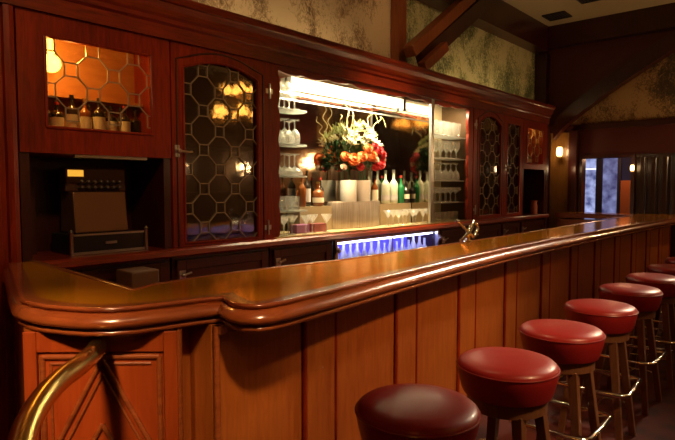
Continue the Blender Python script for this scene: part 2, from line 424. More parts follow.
# chandeliers (seen reflected in the glass)
def chandelier(c, label, power):
    x, y, z = c
    t = thing('chandelier', c, label, 'chandelier', 'shaded chandeliers')
    m = MB(); m.tube([(x, y, z), (x, y, ZC-.04)], .012); m.lathe((x, y, z-.12), [(.01, 0), (.05, .04), (.03, .1), (.05, .16), (.02, .22)], 16); m.lathe((x, y, ZC-.05), [(.05, 0), (.08, .048)], 16)
    build('stem', m, BRASS, t)
    for tier, (rad, dz, n) in enumerate(((.36, -.12, 6), (.20, .26, 4))):
        for k in range(n):
            a = 2*PI*k/n+tier*.5; px, py = x+rad*math.cos(a), y+rad*math.sin(a)
            m = MB(); m.tube([(x+.02*math.cos(a), y+.02*math.sin(a), z+dz), (x+rad*.5*math.cos(a), y+rad*.5*math.sin(a), z+dz-.07), (px, py, z+dz-.03), (px, py, z+dz+.04)], .008, 8)
            arm = build('arm', m, BRASS, t)
            m = MB(); m.lathe((px, py, z+dz+.04), [(.085, 0), (.075, .04), (.045, .13)], 14)
            build('lamp_shade', m, SHADE, arm)
chandelier((6.05, -1.0, 2.80), 'brass chandelier with amber shades reflected in the leaded glass door', 22)
chandelier((-1.4, -.6, 3.15), 'brass chandelier with amber shades hanging behind the photographer', 14)
chandelier((2.6, -2.2, 2.95), 'brass chandelier with amber shades over the middle of the lounge', 22)

# ------------------------------------------------------------------ doorway view
t = thing('glazed_door', (11.3, 3.2, 0), 'bluish daylit glass doors seen through the far doorway', 'door')
m = MB()
for yy in (3.88, 3.36, 3.30, 2.98): m.box(11.27, 11.33, yy-.03, yy+.03, 0, 2.15)
m.box(11.27, 11.33, 2.95, 3.91, 2.09, 2.15); m.box(11.27, 11.33, 2.95, 3.91, .0, .14)
build('frame', m, plain('blue_grey_frame', (.05, .05, .09), .4), t)
build('pane', B(11.295, 11.305, 3.39, 3.85, .14, 2.09), DAY, t); build('pane', B(11.295, 11.305, 3.01, 3.27, .14, 2.09), daylight('dim_pane', (.03, .03, .10), (.20, .22, .42), 1.2), t)
build('glare_bar', B(11.28, 11.32, 3.39, 3.85, 1.83, 1.86), emit('window_glare', (.75, .8, 1.), 1.4), t)  # glowing bar stands in for a white reflection across the pane
m = B(11.2, 11.35, 2.2, 2.93, 0, 1.62); o = build('partition_wall', m, TERRA); tag(o, 'orange painted low wall glimpsed through the right of the far doorway', 'wall')
point('hall_light', (10.6, 2.7, 2.1), 14, (1., .5, .25), .1)

# ------------------------------------------------------------------ back bar: carcasses
FY = 3.30
# base cabinets
def base_cab(x0, x1, label, handles=(1,), door=True, mat=MDARK):
    t = thing('base_cabinet', ((x0+x1)/2, 3.5, 0), label, 'cabinet', 'base cabinets under the back bar')
    build('body', B(x0, x1, FY+.03, YB-.01, 0, 1.028), mat, t)
    m = MB(); f = .07
    m.box(x0+.02, x0+.02+f, FY, FY+.028, .10, 1.0); m.box(x1-.02-f, x1-.02, FY, FY+.028, .10, 1.0)
    m.box(x0+.02+f, x1-.02-f, FY, FY+.028, .10, .18); m.box(x0+.02+f, x1-.02-f, FY, FY+.028, .93, 1.0)
    m.box(x0+.02+f, x1-.02-f, FY+.014, FY+.028, .18, .93)
    d = build('door', m, mat, t, bevel=.004)
    hx = x0+.05
    m = MB(); m.box(hx-.02, hx+.03, FY-.010, FY, .86, .93); m.tube([(hx, FY-.03, .90), (hx+.06, FY-.035, .915)], .008); m.ball((hx, FY-.03, .90), .016, 2); m.tube([(hx, FY, .90), (hx, FY-.03, .90)], .008)
    build('latch', m, SILV, d)
    return t
for x0, x1, lb in ((1.14, 2.04, 'dark wooden base cabinet below the cash register niche'), (2.06, 2.92, 'dark panelled base cabinet below the large leaded glass door'),
                   (2.94, 3.66, 'dark base cabinet left of the blue lit cooler'), (5.48, 6.18, 'dark base cabinet right of the blue lit cooler'),
                   (6.20, 7.04, 'base cabinet under the far arched leaded door'), (7.06, 7.64, 'base cabinet under the far narrow leaded door'), (7.66, 8.54, 'base cabinet under the far amber cabinet')):
    base_cab(x0, x1, lb)
# cooler
t = thing('bottle_cooler', (4.57, 3.5, 0), 'back bar cooler with a blue lit glass front and white bottles', 'cooler')
m = MB(); m.box(3.68, 5.46, 3.74, YB-.01, 0, 1.028); m.box(3.68, 3.71, FY+.04, 3.74, 0, 1.028); m.box(5.43, 5.46, FY+.04, 3.74, 0, 1.028); m.box(3.71, 5.43, FY+.04, 3.74, 0, .5); m.box(3.71, 5.43, FY+.04, 3.74, 1.01, 1.028)
build('body', m, BLACK, t)
m = MB(); m.box(3.69, 3.72, FY, FY+.035, .45, 1.02); m.box(5.42, 5.45, FY, FY+.035, .45, 1.02); m.box(3.72, 5.42, FY, FY+.035, 1.0, 1.02); m.box(3.72, 5.42, FY, FY+.035, .45, .5); m.box(4.555, 4.575, FY+.01, FY+.03, .5, 1.0)
f = build('door_frame', m, SILV, t)
build('pane', B(3.72, 5.42, FY+.015, FY+.02, .5, 1.0), clear('cooler_glass', (.85, .88, 1.), .05, .1, .4), f)
build('back_panel', B(3.715, 5.425, 3.725, 3.738, .52, 1.0), COOLB, t)
build('lamp', B(3.74, 5.40, FY+.06, FY+.09, .975, 1.0), COOLS, t)
for hx in (3.706, 5.44):
    m = MB(); m.box(hx-.022, hx+.018, FY-.016, FY-.001, .90, .96); m.ball((hx, FY-.03, .93), .02, 2); build('handle', m, SILV, t)
for k in range(15):
    x = 3.82+k*.108+random.uniform(-.01, .01)
    h = random.choice((.19, .22, .24))
    m = MB(); m.lathe((x, 3.42, .62), [(.033, 0), (.036, .02), (.036, h), (.014, h+.05), (.013, h+.11), (.015, h+.115)], 12)
    o = build('bottle', m, plain('white_lit_bottle', (.75, .76, .9), .3) if k == 0 else bpy.data.materials['white_lit_bottle'])
    tag(o, 'white bottle standing in a row inside the blue lit cooler', 'bottle', 'white bottles in the cooler')
o = build('wire_shelf', B(3.715, 5.425, 3.36, 3.70, .608, .62), SILV); tag(o, 'metal shelf carrying the white bottles inside the cooler', 'shelf')

# worktop / ledge
m = MB(); m.prism([(3.23, 1.045), (3.235, 1.075), (3.25, 1.09), (YB-.005, 1.09), (YB-.005, 1.03), (3.25, 1.03)], 1.12, 8.545, 'x')
tag(build('back_bar_worktop', m, MWH), 'long narrow wooden worktop running under the mirror and cabinets', 'worktop')

# cornice
m = MB()
prof = [(3.79, 2.70), (3.09, 2.70), (3.085, 2.672), (3.10, 2.655), (3.15, 2.645), (3.17, 2.61), (3.20, 2.575), (3.235, 2.56), (3.24, 2.535), (3.255, 2.52), (3.255, 2.42), (3.235, 2.41), (3.235, 2.385), (3.26, 2.375), (3.28, 2.36), (3.79, 2.36)]
prof = [(3.79, 2.72), (3.185, 2.72), (3.178, 2.695), (3.19, 2.675), (3.205, 2.668), (3.215, 2.63), (3.235, 2.60), (3.25, 2.585), (3.25, 2.56), (3.268, 2.545), (3.268, 2.46), (3.30, 2.46), (3.30, 2.64), (3.79, 2.64)]
m.prism(prof, -.6, 8.56, 'x'); 
tag(build('cornice', m, MWH, smooth=False), 'deep moulded wooden cornice along the top of the back bar', 'cornice')

def frieze(x0, x1):  # flat board between cabinet tops and cornice
    return B(x0, x1, 3.275, 3.30, 2.36, 2.459)

# left plain cabinet end
t = thing('tall_cabinet_end', (.35, 3.5, 0), 'plain tall mahogany end panel at the far left of the back bar', 'panel')
build('body', B(-.6, 1.10, 3.30, YB-.005, 0, 2.458), MW, t)
m = MB(); m.prism([(1.05, 3.30), (1.055, 3.275), (1.08, 3.265), (1.105, 3.275), (1.11, 3.30)], 0, 2.455); build('bead', m, MW, t, smooth=True)
m = MB(); m.box(.86, 1.02, 3.285, 3.30, .05, 2.40); build('stile', m, MW, t, bevel=.005)

# ---- leaded lattice
def lattice(mb, inside, x0, x1, z0, z1, a, s, y, r=.0035):
    segs = []
    ni = int((x1-x0)/a)+3; nj = int((z1-z0)/a)+3
    for i in range(-1, ni):
        for j in range(-1, nj):
            if (i+j) % 2: continue
            cx, cz = x0+i*a, z0+j*a; h = s/2
            c = [(cx-h, cz-h), (cx+h, cz-h), (cx+h, cz+h), (cx-h, cz+h)]
            segs += [(c[k], c[(k+1) % 4]) for k in range(4)]
            segs.append(((cx+h, cz+h), (cx+a-h, cz+a-h))); segs.append(((cx-h, cz+h), (cx-a+h, cz+a-h)))
    for p, q in segs:
        ts = [k/16 for k in range(17)]
        ok = [t for t in ts if inside(p[0]+(q[0]-p[0])*t, p[1]+(q[1]-p[1])*t)]
        if len(ok) < 2: continue
        u, v = ok[0], ok[-1]
        P = (p[0]+(q[0]-p[0])*u, y, p[1]+(q[1]-p[1])*u); Q = (p[0]+(q[0]-p[0])*v, y, p[1]+(q[1]-p[1])*v)
        mb.bar(P, Q, 2*r, 2*r, (0, 1, 0))
def glazed_door(parent, x0, x1, z0, z1, g, arch=0., glass=LEADG, a=.138, s=.076, wood_=MW, phase=(.0, .0), handle=None, hinges=(), y=FY):
    """g = (left, right, bottom, top) glass opening; arch = rise of the top"""
    gx0, gx1, gz0, gz1 = g
    m = MB(); yf, yb = y-.012, y+.03
    m.box(x0, gx0, yf, yb, z0, z1); m.box(gx1, x1, yf, yb, z0, z1); m.box(gx0, gx1, yf, yb, z0, gz0)
    n = 16; cx = (gx0+gx1)/2; hw = (gx1-gx0)/2
    top = lambda x: gz1-arch*(((x-cx)/hw)**2)
    xs = [gx0+(gx1-gx0)*i/n for i in range(n+1)]
    for xa, xb in zip(xs, xs[1:]):
        ta, tb = top(xa), top(xb)
        m.loft([[(xa, yf, ta), (xa, yb, ta), (xa, yb, z1), (xa, yf, z1)], [(xb, yf, tb), (xb, yb, tb), (xb, yb, z1), (xb, yf, z1)]])
    bmesh.ops.remove_doubles(m.bm, verts=m.bm.verts, dist=1e-5)
    d = build('door', m, wood_, parent)
    m = MB(); pts = [(gx0, gz0), (gx1, gz0)]+[(x, top(x)) for x in xs[::-1]]
    m.prism(pts, y+.010, y+.014, 'y'); build('glass_pane', m, glass, d)
    m = MB(); lattice(m, lambda x, z: gx0 <= x <= gx1 and gz0 <= z <= top(x), gx0+phase[0], gx1, gz0+phase[1], gz1, a, s, y+.004)
    # raised bead round the opening
    build('lead_came', m, LEAD, d)
    m = MB(); path = [(gx0, gz0), (gx0, top(gx0))]+[(x, top(x)) for x in xs[1:-1]]+[(gx1, top(gx1)), (gx1, gz0)]
    m.tube([(p[0], yf, p[1]) for p in path+[(gx0, gz0)]], .010, 8); build('glazing_bead', m, wood_, d)
    if arch:
        m = MB(); e_ = .052; m.tube([(gx0-e_, yf, gz0-.02), (gx0-e_, yf, top(gx0)+e_)]+[(x, yf, top(x)+e_+.01) for x in xs[1:-1]]+[(gx1+e_, yf, top(gx1)+e_), (gx1+e_, yf, gz0-.02)], .007, 8); build('door_bead', m, MDARK, d)
    if handle:
        hx, hz, side = handle
        m = MB(); m.box(hx-.018, hx+.018, yf-.006, yf, hz-.04, hz+.04); m.tube([(hx, yf, hz), (hx, yf-.03, hz), (hx+.07*side, yf-.035, hz-.005), (hx+.10*side, yf-.03, hz)], .009); m.ball((hx, yf-.03, hz), .018, 2)
        build('handle', m, SILV, d)
    for hx, hz in hinges:
        m = MB(); m.tube([(hx, yf-.008, hz-.045), (hx, yf-.008, hz+.045)], .009); m.box(hx-.035, hx+.035, yf-.005, yf+.001, hz-.018, hz+.018)
        m.ball((hx, yf-.008, hz+.05), .011, 1); m.ball((hx, yf-.008, hz-.05), .011, 1)
        build('hinge', m, SILV, d)
    return d

def carcass(x0, x1, z0, z1, shelves=(), yb=3.72, t=.025, inner=None):
    m = MB(); m.box(x0, x0+t, FY+.032, yb, z0, z1); m.box(x1-t, x1, FY+.032, yb, z0, z1); m.box(x0+t, x1-t, FY+.032, yb, z1-t, z1); m.box(x0+t, x1-t, FY+.032, yb, z0, z0+t)
    if not inner: m.box(x0+t, x1-t, yb-.02, yb, z0+t, z1-t)
    for z in shelves: m.box(x0+t, x1-t, FY+.09, yb-.02, z-.012, z+.012)
    return m

# --- unit 1: small wall cabinet over the register niche
C1X = (1.12, 2.04)
t = thing('wall_cabinet', (1.58, 3.5, 1.70), 'amber lit wall cabinet with leaded pane and liquor bottles, at left', 'cabinet')
build('body', carcass(C1X[0], C1X[1], 1.69, 2.458, inner=1), MW, t)
build('back_panel', B(1.145, 2.015, 3.70, 3.72, 1.715, 2.43), AMBACK, t)
d = glazed_door(t, C1X[0], C1X[1], 1.69, 2.458, (1.262, 1.905, 1.835, 2.335), 0, AMBG, .128, .075, MW, (.02, .21))
m = MB(); m.box(1.15, 2.01, FY+.06, 3.70, 1.80, 1.832); build('shelf', m, MW, t)
m = MB(); m.box(1.15, 2.01, 3.58, 3.70, 2.055, 2.07); build('shelf', m, AMBACK, t)
m = MB(); m.ball((1.41, 3.58, 2.25), .055, 3); m.lathe((1.41, 3.58, 2.30), [(.02, 0), (.02, .13)], 10); b_ = build('cabinet_bulb', m, BULB, t)
point('cabinet_light', (1.45, 3.37, 2.27), 9, (1., .52, .12), .04)
build('light_strip', B(1.42, 1.88, 3.31, 3.34, 1.672, 1.689), SILV, t)
m = MB(); m.box(C1X[0], C1X[0]+.05, FY, YB-.01, 1.091, 1.688); m.box(C1X[1]-.05, C1X[1], FY, YB-.01, 1.091, 1.688); m.box(C1X[0]+.05, C1X[1]-.05, 3.74, YB-.01, 1.091, 1.688)
niche = build('register_niche', m, MDARK); tag(niche, 'dark open niche between wall cabinet and worktop at left', 'niche')
tag(build('niche_panel', B(1.175, 1.30, 3.60, 3.735, 1.092, 1.50), MDARK), 'brown upright board at the left inside the register niche', 'board')

def bottle(x, y, z, h, r, mat, label_mat=LABEL, cap=BLACK, label='', group='', lab=(.12, .5), neck=.3, shoulder=.12, cat='bottle'):
    t = thing('liquor_bottle', (x, y, z), label, cat, group)
    nr = r*neck
    m = MB(); m.lathe((x, y, z), [(r*.85, 0), (r, .01), (r, h*.56), (r*.92, h*.60), (r*.55, h*(.60+shoulder*.6)), (nr, h*(.60+shoulder)), (nr*.95, h*.93), (nr*1.1, h*.94)], 18)
    build('bottle_body', m, mat, t)
    m = MB(); m.lathe((x, y, z+h*.90), [(nr*1.15, 0), (nr*1.15, h*.1)], 12); build('cap', m, cap, t)
    if label_mat:
        n = 18; m = MB(); r2 = r+.0012
        m.lathe((x, y, z+h*lab[0]), [(r2, 0), (r2, h*(lab[1]-lab[0]))], 18); build('paper_label', m, label_mat, t)
    return t
GB = 'bottles in the amber cabinet'
names1 = ['dark liquor bottle, first from the left in the amber cabinet', 'low dark liquor bottle with cream label, second from left in amber cabinet', 'dark bottle with wide cream label, third from left in amber cabinet',
          'brown liquor bottle with large square label, middle of the amber cabinet', 'dark tall bottle with cream label right of the cabinet middle', 'dark bottle with small pale label, third from right in amber cabinet',
          'narrow dark bottle with pale label, second from right in amber cabinet', 'plain dark bottle with no label at right end of the amber cabinet']
for k in range(8):
    x = 1.30+k*.083
    bottle(x, 3.44+.01*(k % 2), 1.832, (.19, .17, .22, .21, .22, .18, .19, .17)[k], .036, (DARKB, DARKB, DARKB, AMBB, DARKB, DARKB, DARKB, DARKB)[k], LABEL if k not in (0, 7) else None,
           (BLACK, REDCAP, BLACK, BRASSD, BLACK, BLACK, REDCAP, BLACK)[k], names1[k], GB, (.08, .46))
for k in range(6):
    x = 1.33+k*.105
    bottle(x, 3.60, 1.832, .20, .034, DARKB, None, BLACK, 'plain dark liquor bottle in the back row of the amber cabinet', 'back row bottles in the amber cabinet')

# cash register
t = thing('cash_register', (1.64, 3.5, 1.091), 'old cash register with bronze cabinet and chrome trimmed drawer in the niche', 'cash register')
build('drawer_base', B(1.41, 1.88, 3.36, 3.66, 1.091, 1.215), BLACK, t, bevel=.006)
m = MB()
m.box(1.40, 1.89, 3.352, 3.36, 1.092, 1.108); m.box(1.40, 1.89, 3.352, 3.36, 1.205, 1.217)
for x in (1.405, 1.885): m.lathe((x, 3.352, 1.091), [(.012, 0), (.012, .135), (.016, .14), (.004, .155)], 10)
build('drawer_trim', m, SILV, t); build('drawer_pull', B(1.61, 1.68, 3.34, 3.352, 1.15, 1.165), SILV, t)
m = MB(); m.loft([[(1.46, 3.42, 1.217), (1.80, 3.42, 1.217), (1.80, 3.64, 1.217), (1.46, 3.64, 1.217)], [(1.46, 3.45, 1.47), (1.80, 3.45, 1.47), (1.80, 3.62, 1.47), (1.46, 3.62, 1.47)]])
build('cabinet', m, BROWNR, t, bevel=.008)
m = MB(); m.box(1.44, 1.83, 3.50, 3.60, 1.47, 1.62); build('display_housing', m, plain('register_brown', (.07, .025, .015), .4), t, bevel=.01)
build('display_window', B(1.455, 1.55, 3.495, 3.50, 1.565, 1.605), emit('yellow_display', (1., .5, .05), .9), t)
m = MB()
for i in range(7):
    for j in range(2):
        m.tube([(1.52+i*.04, 3.50, 1.49+j*.03), (1.52+i*.04, 3.455-j*.0, 1.495+j*.035)], .009, 8); m.ball((1.52+i*.04, 3.45, 1.497+j*.035), .014, 1)
build('key_bank', m, plain('dark_key_metal', (.12, .10, .08), .4, .6), t)

# --- unit 2: tall leaded door
t = thing('display_cabinet', (2.49, 3.5, 1.09), 'tall back bar cabinet with arched leaded glass door, left of the mirror', 'cabinet')
build('body', carcass(2.05, 2.94, 1.091, 2.458, (1.45, 1.80, 2.12)), MDARK, t)
glazed_door(t, 2.05, 2.94, 1.092, 2.458, (2.14, 2.79, 1.115, 2.375), .075, LEADG, .136, .074, MW, (.17, .10), (2.085, 1.74, 1), ((2.905, 2.24), (2.88, 1.185)))

# --- unit 3: mirror bay
t = thing('mirror_bay', (4.6, 3.5, 1.09), 'recessed mirrored display bay with scalloped wooden surround', 'back bar mirror')
build('back_mirror', B(3.0, 5.27, 3.73, 3.745, 1.091, 2.60), MIRR, t)
build('side_mirror', B(5.272, 5.285, 3.335, 3.745, 1.091, 2.60), plain('smoky_mirror', (.42, .38, .32), .04, 1.), t)
build('divider_post', B(5.265, 5.325, 3.30, 3.334, 1.091, 2.459), SILV, t, bevel=.006)
build('bay_back', B(5.33, 6.19, 3.73, 3.745, 1.091, 2.60), plain('cream_bay_back', (.52, .42, .25), .3), t)
build('mirror_frame', B(3.0, 5.27, 3.722, 3.73, 2.288, 2.302), SILV, t)
m = MB(); m.box(2.945, 2.965, 3.335, 3.745, 1.091, 2.60); m.box(6.19, 6.20, 3.335, 3.745, 1.091, 2.60); m.box(2.945, 6.20, 3.30, 3.745, 2.60, 2.62)
build('lining', m, plain('dark_lining', (.10, .055, .022), .6), t)
# valance with scalloped lower edge
xs = [3.0+(5.265-3.0)*i/120 for i in range(121)]
def vz(x): return 2.425-.016*abs(math.sin((x-3.0)*PI/.30))-.010*math.sin((x-3.0)*2*PI/1.1)
m = MB()
for xa, xb in zip(xs, xs[1:]):
    m.loft([[(xa, 3.30, vz(xa)), (xa, 3.33, vz(xa)), (xa, 3.33, 2.499), (xa, 3.30, 2.499)], [(xb, 3.30, vz(xb)), (xb, 3.33, vz(xb)), (xb, 3.33, 2.499), (xb, 3.30, 2.499)]], cap=False)
build('scalloped_valance', m, MWH, t); m = MB()
xs = [5.325+(6.10-5.325)*i/50 for i in range(51)]
for xa, xb in zip(xs, xs[1:]):
    m.loft([[(xa, 3.30, vz(xa)), (xa, 3.33, vz(xa)), (xa, 3.33, 2.499), (xa, 3.30, 2.499)], [(xb, 3.30, vz(xb)), (xb, 3.33, vz(xb)), (xb, 3.33, 2.499), (xb, 3.30, 2.499)]], cap=False)
build('scalloped_valance', m, MWH, t)
# wavy side boards
for side, x_in, x_out in ((1, 3.005, 2.942), (-1, 6.10, 6.20)):
    m = MB(); zs = [1.092+(2.458-1.092)*i/90 for i in range(91)]
    wx = lambda z: x_in+side*(.022*abs(math.sin((z-1.09)*PI/.262)))
    for za, zb in zip(zs, zs[1:]):
        a, b = sorted((wx(za), x_out)); c, d_ = sorted((wx(zb), x_out))
        m.loft([[(a, 3.295, za), (b, 3.295, za), (b, 3.33, za), (a, 3.33, za)], [(c, 3.295, zb), (d_, 3.295, zb), (d_, 3.33, zb), (c, 3.33, zb)]], cap=False)
    build('scalloped_stile', m, MW, t)
m = MB(); m.tube([(3.33, 3.352, 2.452), (5.22, 3.352, 2.452)], .005, 10); build('added_valance_lamp', m, emit('added_valance_tube', (1., .82, .48), 14), t)  # hidden tube added behind the valance to brighten the bay
build('bay_floor', B(2.966, 6.188, 3.301, 3.728, 1.0905, 1.094), plain('cream_bay_floor', (.66, .52, .28), .3), t)
build('sill', B(2.95, 6.2, 3.26, 3.30, 1.091, 1.10), BRASSD, t)
# fluorescent lamp
t = thing('fluorescent_light', (4.38, 3.66, 2.44), 'long glowing fluorescent strip along the top of the mirror', 'light fixture')
build('housing', B(3.50, 5.25, 3.66, 3.718, 2.462, 2.49), PORC, t)
m = MB(); m.loft([[(x_, 3.718, 2.400), (x_, 3.69, 2.395), (x_, 3.675, 2.41), (x_, 3.675, 2.44), (x_, 3.69, 2.455), (x_, 3.718, 2.455)] for x_ in (3.52, 5.24)]); build('diffuser', m, TUBE, t)
build('end_cap', B(3.50, 3.52, 3.665, 3.718, 2.365, 2.462), PORC, t); build('end_cap', B(5.24, 5.255, 3.665, 3.718, 2.365, 2.462), PORC, t)
t = thing('fluorescent_light', (5.7, 3.40, 2.44), 'short warm light strip added to brighten the glass shelves right of the mirror', 'light fixture')
m = MB(); m.tube([(5.40, 3.40, 2.46), (6.05, 3.40, 2.46)], .012, 12); build('tube', m, emit('added_shelf_lamp', (1., .82, .5), 12), t)  # tube and housing added to brighten the shelf bay
build('housing', B(5.38, 6.08, 3.331, 3.43, 2.478, 2.499), PORC, t)

def strip(name, x0, x1, y, z, power, col, tilt):
    l = bpy.data.lights.new(name, 'AREA'); l.shape = 'RECTANGLE'; l.size = x1-x0; l.size_y = .008; l.energy = power; l.color = col
    o = bpy.data.objects.new(name, l); COL.objects.link(o); o.location = ((x0+x1)/2, y, z); o.rotation_euler = (R(tilt), 0, 0)
strip('added_valance_light', 3.35, 5.22, 3.352, 2.440, 95, (1., .80, .46), 22)  # area light of the added valance tube
strip('added_shelf_light', 5.40, 6.05, 3.40, 2.446, 14, (1., .80, .48), 14)  # area light of the added shelf tube
strip('tube_strip_light', 3.55, 5.20, 3.665, 2.372, 8, (1., .82, .50), -12)
# frieze board over cabinets (one board between cabinets and cornice is part of each carcass front)
# --- unit 4-6 at the far right
t = thing('display_cabinet', (6.62, 3.5, 1.09), 'far tall cabinet with arched leaded glass door, right of the mirror', 'cabinet')
build('body', carcass(6.205, 7.045, 1.091, 2.458, (1.45, 1.8, 2.12)), MDARK, t)
glazed_door(t, 6.205, 7.045, 1.092, 2.458, (6.36, 6.95, 1.14, 2.40), .10, LEADG, .136, .074, MW, (.1, .04), None, ((6.25, 2.26), (6.25, 1.22)))
t = thing('display_cabinet', (7.35, 3.5, 1.09), 'far narrow cabinet with square topped leaded glass door beside amber cabinet', 'cabinet')
build('body', carcass(7.055, 7.65, 1.091, 2.458, (1.45, 1.8, 2.12)), MDARK, t)
glazed_door(t, 7.055, 7.65, 1.092, 2.458, (7.15, 7.55, 1.14, 2.36), 0, LEADG, .136, .074, MW, (.06, .04), (7.10, 1.76, 1))
t = thing('wall_cabinet', (8.1, 3.5, 1.75), 'small amber lit wall cabinet with leaded pane at the far end', 'cabinet')
build('body', carcass(7.66, 8.54, 1.76, 2.458, inner=1), MW, t)
build('back_panel', B(7.685, 8.515, 3.70, 3.72, 1.785, 2.43), AMBACK, t)
glazed_door(t, 7.66, 8.54, 1.76, 2.458, (7.79, 8.36, 1.84, 2.35), 0, AMBG, .128, .075, MW, (.02, .2))
build('shelf', B(7.69, 8.51, FY+.06, 3.70, 1.81, 1.835), MW, t)
m = MB(); m.ball((8.0, 3.58, 2.27), .035, 2); m.lathe((8.0, 3.58, 2.30), [(.02, 0), (.02, .13)], 10); build('cabinet_bulb', m, BULB, t)
point('cabinet_light', (8.0, 3.38, 2.30), 3.2, (1., .52, .12), .04)
for k in range(5):
    bottle(7.86+k*.105, 3.45, 1.835, (.17, .2, .18, .21, .17)[k], .035, DARKB, LABELD, BLACK, 'dark bottle standing in the small far amber cabinet', 'bottles in the far amber cabinet')
m = MB(); m.box(7.66, 7.72, FY, YB-.01, 1.091, 1.758); m.box(8.48, 8.54, FY, YB-.01, 1.091, 1.758); m.box(7.72, 8.48, 3.74, YB-.01, 1.091, 1.758)
tag(build('open_niche', m, MDARK), 'dark open niche under the far amber cabinet', 'niche')
m = B(8.55, 8.64, FY-.005, YB-.01, 0, 2.458); tag(build('pilaster', m, MDARK, bevel=.01), 'dark wooden pilaster closing the far end of the back bar', 'pilaster')

# ------------------------------------------------------------------ glass shelves and glassware
def stemglass(kind, x, y, z, inverted=False, sc=1.):
    """profiles as (r, z)"""
    if kind == 'goblet': pr = [(.030, 0), (.028, .004), (.005, .010), (.004, .055), (.014, .066), (.030, .085), (.034, .115), (.030, .150)]; H = .15
    elif kind == 'martini': pr = [(.036, 0), (.034, .004), (.005, .010), (.004, .085), (.010, .095), (.054, .165)]; H = .165
    elif kind == 'coupe': pr = [(.032, 0), (.030, .004), (.005, .010), (.004, .07), (.020, .085), (.044, .100), (.046, .125)]; H = .125
    else: pr = [(.030, 0), (.031, .01), (.036, .11)]; H = .11
    pr = [(r*sc, zz*sc) for r, zz in pr]; H *= sc
    if inverted: pr = [(r, H-zz) for r, zz in pr][::-1]
    m = MB(); n = 16; m.sm = True
    m.loft([[(x+r*math.cos(2*PI*i/n), y+r*math.sin(2*PI*i/n), z+zz) for i in range(n)] for r, zz in pr], cap=False)
    return m
def shelf(x0, x1, y0, y1, z, label, group, round_end=False, mat=SHELFG):
    m = MB()
    if round_end:
        pts = [(x0, y1), (x0, y0)]+[(x1-.08+.08*math.sin(a), (y0+y1)/2-(y1-y0)/2*math.cos(a)) for a in [PI*i/12 for i in range(13)]]
        m.prism(pts, z-.012, z)
    else: m.box(x0, x1, y0, y1, z-.012, z)
    return tag(build('glass_shelf', m, mat), label, 'shelf', group)
shelf_names_l = ['top', 'second', 'third', 'lowest']
for i, z in enumerate((2.15, 1.86, 1.595, 1.30)):
    shelf(2.968, 3.47, 3.38, 3.60, z, shelf_names_l[i]+' small glass shelf at the left end of the mirror', 'glass shelves left of the mirror', True)
    if i == 3: kinds = 'tumbler'
    inv = i in (1, 2)
    kind = ('goblet', 'goblet', 'coupe', 'tumbler')[i]
    base = None
    for r_ in range(2):
        for k in range(3):
            x, y = 3.08+k*.118+(.04 if r_ else 0), 3.43+r_*.11
            if base is None:
                base = build('drinking_glass', stemglass(kind, x, y, z, inv, (1.45, 1.4, 1.5, 1.1)[i]), GLASS, origin=(x, y, z))
                tag(base, 'clear glass standing on the %s glass shelf at the left end of the mirror' % shelf_names_l[i], 'glass', 'glasses on the left mirror shelves')
            else: dup(base, (x, y, z))
for i, z in enumerate((2.10, 1.84, 1.58, 1.32)):
    shelf(5.33, 6.185, 3.38, 3.62, z, shelf_names_l[i]+' long glass shelf right of the mirror', 'glass shelves right of the mirror')
    base = None; kind = ('tumbler', 'goblet', 'goblet', 'coupe')[i]
    for r_ in range(2):
        for k in range(6):
            x, y = 5.41+k*.125, 3.43+r_*.13
            if base is None:
                base = build('drinking_glass', stemglass(kind, x, y, z, i == 2, (1.5, 1.35, 1.35, 1.4)[i]), GLASS, origin=(x, y, z))
                tag(base, 'clear glass standing on the %s glass shelf right of the mirror' % shelf_names_l[i], 'glass', 'glasses on the right mirror shelves')
            else: dup(base, (x, y, z))
base = None
for k in range(8):
    x, y, z = 5.40+k*.098, 3.46, 1.094
    if base is None:
        base = tag(build('drinking_glass', stemglass('tumbler', x, y, z), GLASS, origin=(x, y, z)), 'clear tumbler on the worktop under the shelves right of the mirror', 'glass', 'tumblers below the right shelves')
    else: dup(base, (x, y, z))

# tier in front of mirror
tag(build('display_step', B(3.50, 3.925, 3.56, 3.72, 1.095, 1.32), plain('cream_step', (.30, .23, .13), .4)), 'short pale raised step left of the metal drum carrying dark bottles', 'shelf')
tag(build('display_step', B(4.69, 5.262, 3.56, 3.72, 1.095, 1.32), bpy.data.materials['cream_step']), 'pale raised step right of the metal drum carrying the frosted bottles', 'shelf')
# podium and vases
m = MB(); m.lathe((4.306, 3.59, 1.0945), [(.98, 0), (1., .01), (1., .25), (.97, .262), (.0, .262)], 40, .385, .12)
tag(build('display_drum', m, STEELB), 'low oval brushed metal drum under the two flower vases', 'stand')
VZ = 1.353
vl = []
for x, lb in ((4.205, 'white cylindrical ceramic vase on the left of the metal drum'), (4.425, 'white cylindrical ceramic vase on the right of the metal drum')):
    n = 28; m = MB(); m.sm = True
    m.loft([[(x+r*math.cos(2*PI*i/n), 3.59+r*math.sin(2*PI*i/n), VZ+z) for i in range(n)] for r, z in ((.080, 0), (.084, .006), (.084, .21), (.081, .214), (.078, .21), (.076, .02), (.01, .012))])
    tag(build('flower_vase', m, PORC), lb, 'vase', 'white flower vases')
